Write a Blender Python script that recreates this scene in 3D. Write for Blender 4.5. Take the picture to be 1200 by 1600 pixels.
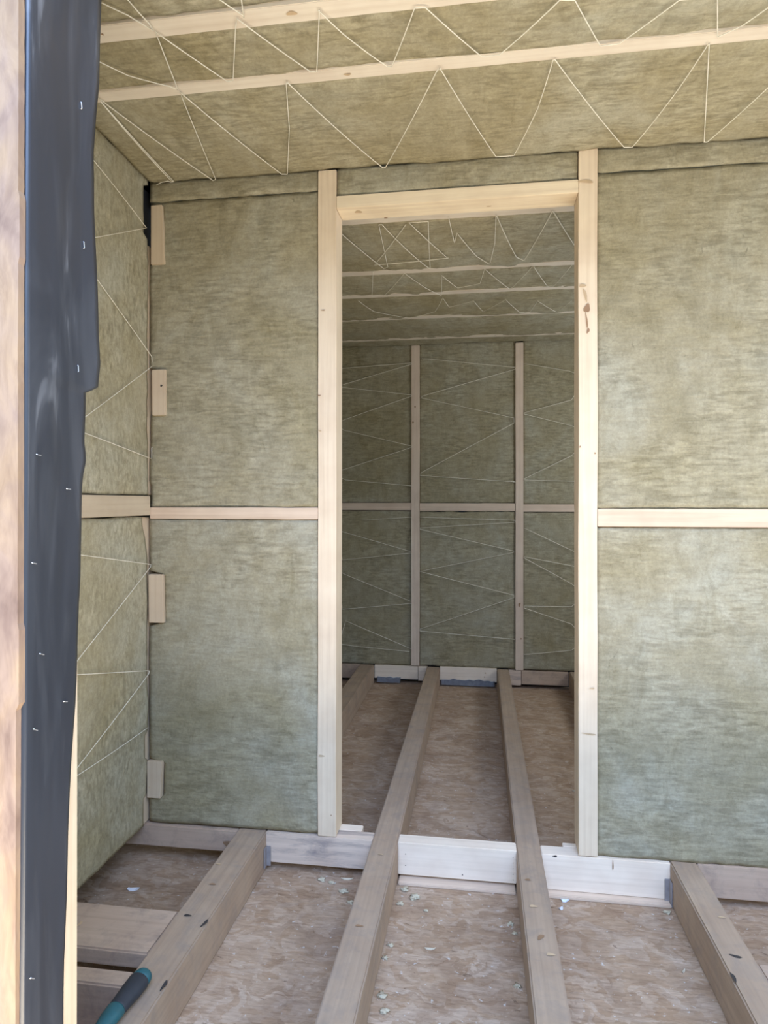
import bpy, bmesh, math, random
from mathutils import Vector, Matrix, noise

random.seed(7)
for o in list(bpy.data.objects):
    bpy.data.objects.remove(o, do_unlink=True)
SC = bpy.context.scene
COL = SC.collection

# ------------------------------------------------------------------ camera
YAW, PITCH, ROLL = 0.1446, 0.0020, 0.0004
CAM_POS = Vector((0.0, -2.0118, 1.0543))
fw = Vector((-math.sin(YAW) * math.cos(PITCH), math.cos(YAW) * math.cos(PITCH), math.sin(PITCH)))
rt = Vector((math.cos(YAW), math.sin(YAW), 0))
up = rt.cross(fw)
rt2 = math.cos(ROLL) * rt + math.sin(ROLL) * up
up2 = -math.sin(ROLL) * rt + math.cos(ROLL) * up
cam_data = bpy.data.cameras.new('camera')
cam = bpy.data.objects.new('camera', cam_data)
COL.objects.link(cam)
cam_data.sensor_fit = 'VERTICAL'
cam_data.sensor_height = 36.0
cam_data.lens = 1019.61 / 1600 * 36.0
cam_data.shift_y = -17.35 / 1600
cam_data.clip_start = 0.02
cam.matrix_world = Matrix(((rt2.x, up2.x, -fw.x, CAM_POS.x), (rt2.y, up2.y, -fw.y, CAM_POS.y),
                           (rt2.z, up2.z, -fw.z, CAM_POS.z), (0, 0, 0, 1)))
SC.camera = cam

# ------------------------------------------------------------------ world and light
SC.view_settings.view_transform = 'Standard'
SC.view_settings.look = 'None'
SC.view_settings.gamma = 1.0
SC.view_settings.use_curve_mapping = False
SC.view_settings.exposure = 0.0

world = bpy.data.worlds.new('sky')
SC.world = world
world.use_nodes = True
wn = world.node_tree.nodes
wn['Background'].inputs[0].default_value = (0.62, 0.80, 1.0, 1)
wn['Background'].inputs[1].default_value = 1.5


def area(name, loc, target, sx, sy, power, color):
    d = bpy.data.lights.new(name, 'AREA')
    d.shape = 'RECTANGLE'
    d.size, d.size_y, d.energy, d.color = sx, sy, power, color
    o = bpy.data.objects.new(name, d)
    COL.objects.link(o)
    o.location = loc
    o.rotation_euler = (Vector(target) - Vector(loc)).to_track_quat('-Z', 'Y').to_euler()
    return o


# open sky in front of the doorway (cool, from above) and sunlit ground outside (warm, from below)
area('sky_light', (0.35, -3.4, 3.7), (-0.3, 0.0, 0.2), 3.6, 2.6, 262, (0.40, 0.575, 1.0))
area('ground_bounce_light', (0.0, -1.95, -0.87), (-0.35, 0.0, 1.9), 3.6, 1.0, 190, (1.0, 0.84, 0.62))
# added lamp to brighten the rear room, in an invented opening out of view
area('window_light', (1.58, 1.25, 1.35), (-0.9, 1.7, 1.2), 0.9, 0.8, 15, (0.90, 0.95, 1.0))
# second added lamp, brightening the left wall from another invented opening on the right
area('window_light', (1.58, -0.50, 1.35), (-1.0, -0.3, 1.25), 0.6, 0.9, 6, (0.93, 0.96, 1.0))

# ------------------------------------------------------------------ materials
def new_mat(name):
    m = bpy.data.materials.new(name)
    m.use_nodes = True
    nt = m.node_tree
    return m, nt, nt.nodes['Principled BSDF']


def N(nt, t, **kw):
    n = nt.nodes.new(t)
    for k, v in kw.items():
        if hasattr(n, k):
            setattr(n, k, v)
        else:
            n.inputs[k.replace('_', ' ')].default_value = v
    return n


def ramp(nt, fac, stops):
    r = nt.nodes.new('ShaderNodeValToRGB')
    e = r.color_ramp.elements
    while len(e) < len(stops):
        e.new(0.5)
    for i, (p, c) in enumerate(stops):
        e[i].position = p
        e[i].color = (c[0], c[1], c[2], 1) if not isinstance(c, (int, float)) else (c, c, c, 1)
    nt.links.new(fac, r.inputs[0])
    return r.outputs[0]


def coords(nt, scale, rand=True):
    tc = nt.nodes.new('ShaderNodeTexCoord')
    mp = nt.nodes.new('ShaderNodeMapping')
    mp.inputs['Scale'].default_value = scale
    nt.links.new(tc.outputs['Object'], mp.inputs['Vector'])
    if rand:
        oi = nt.nodes.new('ShaderNodeObjectInfo')
        ml = nt.nodes.new('ShaderNodeMath')
        ml.operation = 'MULTIPLY'
        ml.inputs[1].default_value = 37.0
        nt.links.new(oi.outputs['Random'], ml.inputs[0])
        cb = nt.nodes.new('ShaderNodeCombineXYZ')
        for i in range(3):
            nt.links.new(ml.outputs[0], cb.inputs[i])
        nt.links.new(cb.outputs[0], mp.inputs['Location'])
    return mp.outputs[0]


def noise_tex(nt, vec, scale, detail=4, rough=0.55, dist=0.0):
    n = nt.nodes.new('ShaderNodeTexNoise')
    n.inputs['Scale'].default_value = scale
    n.inputs['Detail'].default_value = detail
    n.inputs['Roughness'].default_value = rough
    n.inputs['Distortion'].default_value = dist
    nt.links.new(vec, n.inputs['Vector'])
    return n.outputs['Fac']


def mix(nt, mode, fac, a, b):
    m = nt.nodes.new('ShaderNodeMix')
    m.data_type = 'RGBA'
    m.blend_type = mode
    if isinstance(fac, (int, float)):
        m.inputs[0].default_value = fac
    else:
        nt.links.new(fac, m.inputs[0])
    for i, s in ((6, a), (7, b)):
        if isinstance(s, tuple):
            m.inputs[i].default_value = (s[0], s[1], s[2], 1)
        else:
            nt.links.new(s, m.inputs[i])
    return m.outputs[2]


def bump(nt, bsdf, h, strength, dist):
    b = nt.nodes.new('ShaderNodeBump')
    b.inputs['Strength'].default_value = strength
    b.inputs['Distance'].default_value = dist
    nt.links.new(h, b.inputs['Height'])
    nt.links.new(b.outputs[0], bsdf.inputs['Normal'])


def wood(name, axis, light, dark, contrast=0.5, dirt=None, dirt_amt=0.3, streaky=False):
    """long-grained timber, grain running along the given object axis"""
    m, nt, b = new_mat(name)
    sc = [1.0, 1.0, 1.0]
    sc['xyz'.index(axis)] = 0.035
    v = coords(nt, tuple(sc))
    g = noise_tex(nt, v, 60, 5, 0.6, 0.4)
    w = nt.nodes.new('ShaderNodeTexWave')
    w.wave_type = 'RINGS'
    w.rings_direction = axis.upper()
    w.inputs['Scale'].default_value = 22
    w.inputs['Distortion'].default_value = 6
    w.inputs['Detail'].default_value = 3
    w.inputs['Detail Scale'].default_value = 0.8
    nt.links.new(v, w.inputs['Vector'])
    c1 = ramp(nt, g, [(0.30, dark), (0.62, light)])
    mid = tuple((light[i] * 0.72 + dark[i] * 0.28) for i in range(3))
    c2 = ramp(nt, w.outputs['Fac'], [(0.0, mid), (0.45, light), (1.0, light)])
    c = mix(nt, 'MIX', contrast, c2, c1)
    v2 = coords(nt, (1, 1, 1))
    big = noise_tex(nt, v2, 7, 3, 0.6)
    c = mix(nt, 'MULTIPLY', 0.7, c, ramp(nt, big, [(0.3, (0.86, 0.82, 0.80)), (0.6, (1, 1, 1))]))
    if dirt:
        d = noise_tex(nt, coords(nt, (0.22, 1, 1)) if streaky else v2, 24 if streaky else 16, 6, 0.7, 0.5)
        c = mix(nt, 'MIX', ramp(nt, d, [(0.48, 0.0), (0.72, dirt_amt)]), c, dirt)
    nt.links.new(c, b.inputs['Base Color'])
    b.inputs['Roughness'].default_value = 0.75
    bump(nt, b, g, 0.35, 0.002)
    return m


def wool_mat(name, sx, sy, sz, tint=1.0):
    """mineral wool; scale is large across the fibre lines and small along them"""
    m, nt, b = new_mat(name)
    v = coords(nt, (sx, sy, sz))
    iso = coords(nt, (1, 1, 1))
    cross = coords(nt, (1.0 if sx < 1 else 0.5, 1.0 if sy < 1 else 0.5, 0.5 if sz >= 1 and sy < 1 else 1.0))
    ribs = noise_tex(nt, v, 88, 2, 0.5, 0.5)
    fib = noise_tex(nt, v, 30, 5, 0.65, 0.9)
    patch = noise_tex(nt, iso, 2.6, 5, 0.6, 0.6)
    blot = noise_tex(nt, cross, 15, 6, 0.68, 1.2)
    fuzz = noise_tex(nt, iso, 120, 4, 0.75)
    mask = noise_tex(nt, iso, 4.5, 3, 0.6, 0.4)
    hole = noise_tex(nt, cross, 19, 5, 0.7, 2.2)
    c = ramp(nt, patch, [(0.30, (0.335 * tint, 0.290 * tint, 0.178 * tint)),
                         (0.50, (0.375 * tint, 0.338 * tint, 0.238 * tint)),
                         (0.70, (0.410 * tint, 0.390 * tint, 0.305 * tint))])
    rib_c = ramp(nt, ribs, [(0.34, (0.70, 0.69, 0.66)), (0.52, (1.0, 1.0, 0.99)), (0.68, (1.20, 1.20, 1.20))])
    c = mix(nt, 'MULTIPLY', ramp(nt, mask, [(0.36, 0.15), (0.58, 0.75)]), c, rib_c)
    c = mix(nt, 'MULTIPLY', 0.16, c, ramp(nt, fib, [(0.30, (0.70, 0.70, 0.66)), (0.52, (0.98, 0.98, 0.97)), (0.72, (1.24, 1.25, 1.26))]))
    c = mix(nt, 'MULTIPLY', 0.62, c, ramp(nt, blot, [(0.32, (0.76, 0.75, 0.69)), (0.48, (0.98, 0.98, 0.96)), (0.70, (1.18, 1.19, 1.22))]))
    c = mix(nt, 'MULTIPLY', 0.6, c, ramp(nt, fuzz, [(0.3, (0.72, 0.72, 0.72)), (0.7, (1.18, 1.18, 1.18))]))
    # torn spots and thin cracks between fibres
    c = mix(nt, 'MULTIPLY', 0.55, c, ramp(nt, hole, [(0.27, (0.35, 0.34, 0.30)), (0.335, (1, 1, 1)), (0.492, (1, 1, 1)), (0.50, (0.62, 0.61, 0.56)), (0.508, (1, 1, 1))]))
    nt.links.new(c, b.inputs['Base Color'])
    b.inputs['Roughness'].default_value = 0.95
    b.inputs['Specular IOR Level'].default_value = 0.15
    hh = mix(nt, 'MIX', 0.5, ribs, blot)
    bump(nt, b, hh, 0.65, 0.005)
    return m


def plain(name, col, rough=0.6, metal=0.0, spec=0.5):
    m, nt, b = new_mat(name)
    v = coords(nt, (1, 1, 1))
    n = noise_tex(nt, v, 40, 3)
    c = ramp(nt, n, [(0.3, tuple(x * 0.85 for x in col)), (0.7, tuple(min(1, x * 1.1) for x in col))])
    nt.links.new(c, b.inputs['Base Color'])
    b.inputs['Roughness'].default_value = rough
    b.inputs['Metallic'].default_value = metal
    b.inputs['Specular IOR Level'].default_value = spec
    return m


CREAM, CREAM_D = (0.84, 0.70, 0.52), (0.64, 0.50, 0.35)
PALE, PALE_D = (0.72, 0.64, 0.53), (0.56, 0.47, 0.37)
GREY, GREY_D = (0.47, 0.35, 0.25), (0.34, 0.255, 0.185)
M_STUD = wood('pine_stud_grain', 'z', CREAM, CREAM_D, 0.45)
M_STUD_R = wood('rear_stud_grain', 'z', (0.80, 0.66, 0.53), (0.60, 0.48, 0.37), 0.45)
M_RAIL = wood('pine_rail_grain', 'x', (0.76, 0.60, 0.45), (0.56, 0.41, 0.28), 0.55)
M_HEADER = wood('header_grain', 'x', (0.90, 0.77, 0.56), (0.66, 0.52, 0.37), 0.5)
M_RAIL_R = wood('rear_rail_grain', 'x', (0.76, 0.61, 0.48), (0.56, 0.44, 0.33), 0.5)
M_RAIL_Y = wood('pine_rail_grain_deep', 'y', (0.62, 0.52, 0.38), (0.5, 0.38, 0.26), 0.45)
M_BATTEN = wood('batten_grain', 'x', (0.84, 0.76, 0.64), (0.68, 0.58, 0.46), 0.4)
M_JOIST = wood('joist_grain', 'y', GREY, GREY_D, 0.5, (0.25, 0.22, 0.20), 0.5)
M_BLOCK = wood('blocking_white_pine', 'x', (0.93, 0.81, 0.67), (0.74, 0.63, 0.50), 0.35)
M_BLOCK_W = wood('blocking_weathered', 'x', (0.74, 0.61, 0.50), (0.50, 0.41, 0.34), 0.6, (0.22, 0.20, 0.21), 0.9, True)
M_BLOCK_D = wood('blocking_brown', 'x', (0.58, 0.44, 0.335), (0.44, 0.33, 0.245), 0.5, (0.22, 0.18, 0.16), 0.5)
M_CLEAT = wood('cleat_grain', 'z', (0.68, 0.56, 0.41), (0.56, 0.42, 0.28), 0.3)
M_KNOT = plain('knot_brown', (0.34, 0.21, 0.12), 0.7)
M_KNOT_SOFT = plain('knot_tan', (0.58, 0.43, 0.27), 0.7)
M_DARK = plain('nail_hole_dark', (0.05, 0.045, 0.045), 0.6)
M_WOOL_W = wool_mat('mineral_wool_wall', 0.22, 0.22, 1.0)
M_WOOL_L = wool_mat('mineral_wool_left', 1.0, 0.9, 0.4, 1.14)  # lighter tint stands in for light the left wall lacks
M_WOOL_C = wool_mat('mineral_wool_ceiling', 0.26, 1.0, 1.0, 1.06)
M_TUFT = plain('mineral_wool_tuft', (0.60, 0.54, 0.40), 0.95)
M_TWINE = plain('twine_white', (0.86, 0.82, 0.70), 0.7)
M_STEEL = plain('galvanised_steel', (0.36, 0.34, 0.35), 0.5, 0.3)
M_STAPLE = plain('staple_steel', (0.85, 0.87, 0.92), 0.3, 0.8)
M_TEAL = plain('teal_plastic', (0.025, 0.12, 0.14), 0.45)
M_RUBBER = plain('black_rubber', (0.035, 0.04, 0.05), 0.6)
M_FILM = plain('blue_film', (0.72, 0.80, 0.98), 0.25)
M_WHITEP = plain('white_plastic', (0.80, 0.84, 0.95), 0.4)
M_CHIP = plain('wood_shaving', (0.62, 0.55, 0.42), 0.8)

# OSB subfloor: overlapping pressed flakes, mostly lying across the joists
M_OSB, nt, b = new_mat('osb_flakes')
v = coords(nt, (1, 1, 1), False)
dn = N(nt, 'ShaderNodeTexNoise')
dn.inputs['Scale'].default_value = 9
dn.inputs['Detail'].default_value = 4
nt.links.new(v, dn.inputs['Vector'])
layers = []
for sxx, syy, scl, wx, wy in ((0.45, 1.9, 30, 0.25, 0.35), (1.1, 1.5, 21, 0.30, 0.30)):
    mp = nt.nodes.new('ShaderNodeMapping')
    mp.inputs['Scale'].default_value = (sxx, syy, 1.0)
    mp.inputs['Rotation'].default_value = (0, 0, 0.12 if sxx < 1 else 0.9)
    nt.links.new(v, mp.inputs['Vector'])
    va = nt.nodes.new('ShaderNodeVectorMath')
    va.operation = 'MULTIPLY_ADD'
    nt.links.new(dn.outputs['Color'], va.inputs[0])
    va.inputs[1].default_value = (wx, wy, 0.0)
    nt.links.new(mp.outputs[0], va.inputs[2])
    vo = nt.nodes.new('ShaderNodeTexVoronoi')
    vo.inputs['Scale'].default_value = scl
    nt.links.new(va.outputs[0], vo.inputs['Vector'])
    sep = nt.nodes.new('ShaderNodeSeparateColor')
    nt.links.new(vo.outputs['Color'], sep.inputs[0])
    layers.append(sep.outputs[0])
c = ramp(nt, layers[0], [(0.0, (0.33, 0.225, 0.15)), (0.35, (0.45, 0.315, 0.205)), (0.7, (0.47, 0.345, 0.245)), (1.0, (0.59, 0.465, 0.355))])
c2 = ramp(nt, layers[1], [(0.0, (0.38, 0.25, 0.155)), (0.5, (0.46, 0.33, 0.225)), (1.0, (0.53, 0.415, 0.32))])
c = mix(nt, 'MIX', 0.5, c, c2)
fine = noise_tex(nt, coords(nt, (0.30, 1.7, 1.0), False), 75, 6, 0.7, 0.6)
c = mix(nt, 'MULTIPLY', 0.9, c, ramp(nt, fine, [(0.3, (0.66, 0.61, 0.57)), (0.5, (0.97, 0.97, 0.97)), (0.68, (1.16, 1.16, 1.17))]))
st = noise_tex(nt, v, 4.5, 6, 0.65, 0.5)
c = mix(nt, 'MULTIPLY', 0.75, c, ramp(nt, st, [(0.35, (0.74, 0.70, 0.68)), (0.52, (0.98, 0.97, 0.96)), (0.68, (1.10, 1.12, 1.15))]))
dk = noise_tex(nt, coords(nt, (0.6, 1.6, 1.0), False), 26, 4, 0.6, 1.5)
c = mix(nt, 'MULTIPLY', 0.75, c, ramp(nt, dk, [(0.27, (0.35, 0.29, 0.25)), (0.34, (1, 1, 1))]))
spk = noise_tex(nt, v, 60, 3, 0.6)
c = mix(nt, 'MIX', ramp(nt, spk, [(0.655, 0.0), (0.71, 0.65)]), c, (0.72, 0.72, 0.70))
nt.links.new(c, b.inputs['Base Color'])
b.inputs['Roughness'].default_value = 0.85
bump(nt, b, fine, 0.4, 0.003)

# membrane (dark slate, slightly glossy, chalk scuffs)
M_MEMB, nt, b = new_mat('membrane_slate')
v = coords(nt, (1, 1, 1), False)
vs = coords(nt, (1, 1.6, 0.28), False)
sc1 = noise_tex(nt, vs, 9, 4, 0.6, 0.6)
c = ramp(nt, sc1, [(0.50, (0.040, 0.046, 0.060)), (0.62, (0.062, 0.069, 0.084)), (0.76, (0.24, 0.25, 0.27))])
nt.links.new(c, b.inputs['Base Color'])
b.inputs['Roughness'].default_value = 0.34
b.inputs['Specular IOR Level'].default_value = 0.7
wr = noise_tex(nt, vs, 5, 3, 0.5, 0.3)
bump(nt, b, wr, 0.35, 0.02)

# weathered sheathing board by the opening
M_SHEATH, nt, b = new_mat('sheathing_stained')
v = coords(nt, (1, 1, 0.25), False)
n1 = noise_tex(nt, v, 26, 5, 0.65, 1.0)
n2 = noise_tex(nt, coords(nt, (1, 1, 0.6), False), 9, 4, 0.6, 0.5)
c = ramp(nt, n2, [(0.40, (0.47, 0.32, 0.20)), (0.56, (0.40, 0.275, 0.20)), (0.68, (0.28, 0.185, 0.14))])
c = mix(nt, 'MULTIPLY', 0.7, c, ramp(nt, n1, [(0.3, (0.62, 0.56, 0.54)), (0.6, (1.1, 1.1, 1.1))]))
nt.links.new(c, b.inputs['Base Color'])
b.inputs['Roughness'].default_value = 0.8

M_GROUND = plain('ground_gravel', (0.42, 0.38, 0.32), 0.9)

# ------------------------------------------------------------------ builders
def link(name, bm, mats, parent=None, smooth=False, loc=None):
    me = bpy.data.meshes.new(name)
    bm.to_mesh(me)
    bm.free()
    for m in (mats if isinstance(mats, (list, tuple)) else [mats]):
        me.materials.append(m)
    if smooth:
        for p in me.polygons:
            p.use_smooth = True
    o = bpy.data.objects.new(name, me)
    COL.objects.link(o)
    if loc:
        o.location = loc
    if parent:
        o.parent = parent
    return o


def tag(o, label, cat, group=None, kind=None):
    if label:
        o['label'] = label
    if cat:
        o['category'] = cat
    if group:
        o['group'] = group
    if kind:
        o['kind'] = kind
    return o


def struct(o):
    o['kind'] = 'structure'
    return o


def box_bm(bm, x0, x1, y0, y1, z0, z1, bev=0.0, mi=0):
    t = bmesh.new()
    r = bmesh.ops.create_cube(t, size=1.0)
    bmesh.ops.scale(t, vec=(x1 - x0, y1 - y0, z1 - z0), verts=t.verts)
    bmesh.ops.translate(t, vec=((x0 + x1) / 2, (y0 + y1) / 2, (z0 + z1) / 2), verts=t.verts)
    if bev:
        bmesh.ops.bevel(t, geom=list(t.edges), offset=bev, segments=2, affect='EDGES')
    for f in t.faces:
        f.material_index = mi
    me = bpy.data.meshes.new('tmp')
    t.to_mesh(me)
    t.free()
    bm.from_mesh(me)
    bpy.data.meshes.remove(me)


def disc(bm, c, n, ra, rb, ang=0.0, mi=1, lift=0.0006):
    """small flat oval mark (knot, nail head) on a face"""
    n = Vector(n).normalized()
    a = Vector((0, 0, 1)) if abs(n.z) < 0.9 else Vector((0, 1, 0))
    s = a.cross(n).normalized()
    a2 = a * math.cos(ang) + s * math.sin(ang)
    s2 = a2.cross(n)
    vs = []
    for k in range(14):
        t = 2 * math.pi * k / 14
        w = 1 + 0.18 * math.sin(3 * t + ra * 900)
        vs.append(bm.verts.new(Vector(c) + n * lift + a2 * rb * math.cos(t) * w + s2 * ra * math.sin(t) * w))
    f = bm.faces.new(vs)
    f.normal_update()
    if f.normal.dot(n) < 0:
        f.normal_flip()
    f.material_index = mi


def board(name, x0, x1, y0, y1, z0, z1, mat, bev=0.0025, marks=(), label=None, cat=None, group=None, warp=0.0):
    """a sawn board with eased edges, slight warp and its knots and nail holes; origin at its centre"""
    c = Vector(((x0 + x1) / 2, (y0 + y1) / 2, (z0 + z1) / 2))
    bm = bmesh.new()
    box_bm(bm, x0 - c.x, x1 - c.x, y0 - c.y, y1 - c.y, z0 - c.z, z1 - c.z, bev)
    dims = (x1 - x0, y1 - y0, z1 - z0)
    ax = dims.index(max(dims))
    if warp:
        ed = [e for e in bm.edges if abs((e.verts[0].co - e.verts[1].co)[ax]) > dims[ax] * 0.8]
        bmesh.ops.subdivide_edges(bm, edges=ed, cuts=int(max(4, dims[ax] / 0.05)), use_grid_fill=True)
        sd = random.uniform(0, 50)
        for v in bm.verts:
            s = v.co[ax]
            for k in range(3):
                if k != ax:
                    v.co[k] += warp * noise.noise(Vector((s * 2.3 + sd, k * 9.1, v.co[(k + 1) % 3] * 25 if k != ax else 0)))
    for mk in marks:
        p, n, ra, rb = mk[:4]
        disc(bm, Vector(p) - c, n, ra, rb, mk[4] if len(mk) > 4 else 0, mk[5] if len(mk) > 5 else 1,
             0.0006 + (warp if warp else 0))
    o = link(name, bm, [mat, M_KNOT, M_KNOT_SOFT, M_DARK], loc=c)
    if label:
        tag(o, label, cat, group)
    return o


def batt(name, O, U, V, Nn, u0, u1, v0, v1, mat, label, cat='insulation', group=None, thick=0.06,
         amp=0.006, edge=(0.002, 0.002, 0.002, 0.002), res=0.012, notch=None, proud=0.0, seed=None, curl=0.0022,
         bulge=None):
    """a slab of mineral wool with an uneven face and ragged edges.
       edge = noise amplitude on (u0, u1, v0, v1) sides"""
    U, V, Nn, O = Vector(U), Vector(V), Vector(Nn), Vector(O)
    sd = seed if seed is not None else random.uniform(0, 100)
    nu = max(3, int((u1 - u0) / res))
    nv = max(3, int((v1 - v0) / res))
    cen = O + U * (u0 + u1) / 2 + V * (v0 + v1) / 2
    bm = bmesh.new()
    grid = []
    for i in range(nu + 1):
        row = []
        for j in range(nv + 1):
            fu, fv = i / nu, j / nv
            u = u0 + (u1 - u0) * fu
            v = v0 + (v1 - v0) * fv
            e0 = edge[0] * noise.fractal(Vector((v * 14, sd, 1)), 1, 2, 3)
            e1 = edge[1] * noise.fractal(Vector((v * 14, sd, 5)), 1, 2, 3)
            e2 = edge[2] * noise.fractal(Vector((u * 14, sd, 9)), 1, 2, 3)
            e3 = edge[3] * noise.fractal(Vector((u * 14, sd, 13)), 1, 2, 3)
            if notch:
                n0, n1 = notch(u, v)
                e0 += n0
                e1 += n1
            uu = u + e0 * (1 - fu) ** 3 + e1 * fu ** 3
            vv = v + e2 * (1 - fv) ** 3 + e3 * fv ** 3
            P = Vector((u * 3.2, v * 3.2, sd))
            h = 0.5 + 0.5 * noise.fractal(P, 1, 2, 5)
            h2 = noise.noise(Vector((u * 22, v * 22, sd + 3)))
            d = -amp * (1 - h) + amp * 0.22 * h2 + proud
            if bulge:
                d += bulge(u, v)
            b_ = min(u - u0, u1 - u, v - v0, v1 - v)
            d -= curl * math.exp(-b_ / 0.006)
            row.append(bm.verts.new(O + U * uu + V * vv + Nn * d - cen))
        grid.append(row)
    for i in range(nu):
        for j in range(nv):
            bm.faces.new((grid[i][j], grid[i + 1][j], grid[i + 1][j + 1], grid[i][j + 1]))
    ring = [grid[i][0] for i in range(nu)] + [grid[nu][j] for j in range(nv)] + \
           [grid[i][nv] for i in range(nu, 0, -1)] + [grid[0][j] for j in range(nv, 0, -1)]
    back = []
    for v_ in ring:
        co = v_.co + cen
        dist = (co - O).dot(Nn)
        back.append(bm.verts.new(co - Nn * (dist + thick) - cen))
    k = len(ring)
    for i in range(k):
        bm.faces.new((ring[i], back[i], back[(i + 1) % k], ring[(i + 1) % k]))
    bm.faces.new(back)
    bmesh.ops.recalc_face_normals(bm, faces=bm.faces)
    o = link(name, bm, mat, smooth=True, loc=cen)
    tag(o, label, cat, group)
    return o


def tube(bm, pts, r, seg=6):
    pts = [Vector(p) for p in pts]
    rings = []
    for i, p in enumerate(pts):
        a = pts[max(i - 1, 0)]
        c = pts[min(i + 1, len(pts) - 1)]
        d = c - a
        if d.length < 1e-7:
            d = Vector((1, 0, 0))
        d.normalize()
        s = d.cross(Vector((0.31, 0.52, 0.79))).normalized()
        t = d.cross(s)
        rings.append([bm.verts.new(p + (s * math.cos(2 * math.pi * k / seg) + t * math.sin(2 * math.pi * k / seg)) * r) for k in range(seg)])
    for a, b_ in zip(rings, rings[1:]):
        for k in range(seg):
            bm.faces.new((a[k], a[(k + 1) % seg], b_[(k + 1) % seg], b_[k]))
    bm.faces.new(rings[0][::-1])
    bm.faces.new(rings[-1])


def twine(pts, r, sagdir, label, sag=0.02, group='twine holding the insulation'):
    """one continuous white twine strung in a zigzag, sagging slightly on its long legs"""
    pts = [Vector(p) for p in pts]
    out = []
    for i in range(len(pts) - 1):
        a, c = pts[i], pts[i + 1]
        L = (c - a).length
        n = max(2, int(L / 0.03))
        sg = sag * L * random.uniform(0.3, 1.2)
        for k in range(n):
            t = k / n
            q = a.lerp(c, t) + Vector(sagdir) * (sg * 4 * t * (1 - t) * 0.25)
            out.append(q)
    out.append(pts[-1])
    bm = bmesh.new()
    tube(bm, out, r)
    o = link('twine', bm, M_TWINE, smooth=True)
    tag(o, label, 'twine', group)
    return o


# ------------------------------------------------------------------ measured layout (metres)
H = 2.10            # ceiling height over the joist tops at the partition
SL = 0.0154         # fall of the ceiling per metre of depth
XL = -1.0706        # face of the left wall insulation
XR = 1.60
YR = 2.1813         # face of the rear wall
YF = -0.98          # inner face of the front wall
FL = -0.118         # top of the subfloor


def cz(y):
    return H - SL * y


# ------------------------------------------------------------------ setting
bm = bmesh.new(); box_bm(bm, XL - 0.30, XR + 0.2, -1.11, YR + 0.25, FL - 0.05, FL)
struct(link('floor', bm, M_OSB))
bm = bmesh.new(); box_bm(bm, XL - 0.30, XR + 0.2, -1.11, YR + 0.25, 2.19, 2.24)
struct(link('ceiling', bm, M_MEMB))
bm = bmesh.new(); box_bm(bm, XL - 0.30, XL - 0.17, -1.11, YR + 0.25, FL, 2.19)
struct(link('wall_left', bm, M_MEMB))
bm = bmesh.new()
box_bm(bm, XR, XR + 0.2, -1.11, -0.80, FL, 2.19)
box_bm(bm, XR, XR + 0.2, -0.80, -0.20, FL, 0.90)
box_bm(bm, XR, XR + 0.2, -0.80, -0.20, 1.80, 2.19)
box_bm(bm, XR, XR + 0.2, -0.20, 0.80, FL, 2.19)
box_bm(bm, XR, XR + 0.2, 1.70, YR + 0.25, FL, 2.19)
box_bm(bm, XR, XR + 0.2, 0.80, 1.70, FL, 0.90)
box_bm(bm, XR, XR + 0.2, 0.80, 1.70, 1.80, 2.19)
struct(link('wall_right', bm, M_WOOL_L))
bm = bmesh.new(); box_bm(bm, XL - 0.17, XR, YR + 0.08, YR + 0.25, FL, 2.19)
struct(link('wall_rear', bm, M_MEMB))
for nw, (ya, yb) in enumerate(((-0.80, -0.20), (0.80, 1.70))):  # frames of two invented openings, added unseen in the right wall for light
    bm = bmesh.new()
    xa, xb = XR + 0.02, XR + 0.12
    box_bm(bm, xa, xb, ya, ya + 0.04, 0.90, 1.80, 0.002)
    box_bm(bm, xa, xb, yb - 0.04, yb, 0.90, 1.80, 0.002)
    box_bm(bm, xa, xb, ya + 0.04, yb - 0.04, 0.90, 0.94, 0.002)
    box_bm(bm, xa, xb, ya + 0.04, yb - 0.04, 1.76, 1.80, 0.002)
    struct(link('window_%d' % (nw + 1), bm, M_STUD))
bm = bmesh.new()
box_bm(bm, XL - 0.17, -0.745, -1.108, -0.982, FL, 2.19)
box_bm(bm, 1.35, XR, -1.108, -0.982, FL, 2.19)
box_bm(bm, -0.745, 1.35, -1.108, -0.982, 2.10, 2.19)
struct(link('wall_front', bm, M_BLOCK_D))
bm = bmesh.new(); box_bm(bm, -12, 12, -16, -1.13, -1.0, -0.9)
struct(link('ground', bm, M_GROUND))

# ------------------------------------------------------------------ joists
Z1, Y1 = (0, 0, 1), (0, -1, 0)
JL = 'floor joist'
board('floor_joist', -0.7675, -0.674, -0.975, 2.175, FL, 0.0, M_JOIST, 0.004, warp=0.001,
      marks=[((-0.735, -0.436, 0), Z1, .010, .004, 0, 3), ((-0.727, -0.297, 0), Z1, .009, .004, 0, 1),
             ((-0.679, -0.459, 0), Z1, .004, .016, 0.2, 3), ((-0.679, -0.671, 0), Z1, .004, .016, 0, 3),
             ((-0.75, -0.2, 0), Z1, .008, .003, 0, 2)],
      label='broad grey-brown floor joist beside the left wall, teal handled tool lying on it', cat='joist')
board('floor_joist', -0.3295, -0.2489, -0.975, 2.175, FL, 0.0, M_JOIST, 0.004, warp=0.001,
      marks=[((-0.295, -0.413, 0), Z1, .010, .004, 0, 1), ((-0.29, -0.08, 0), Z1, .008, .003, 0, 2)],
      label='long floor joist running through the left half of the doorway', cat='joist')
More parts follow.
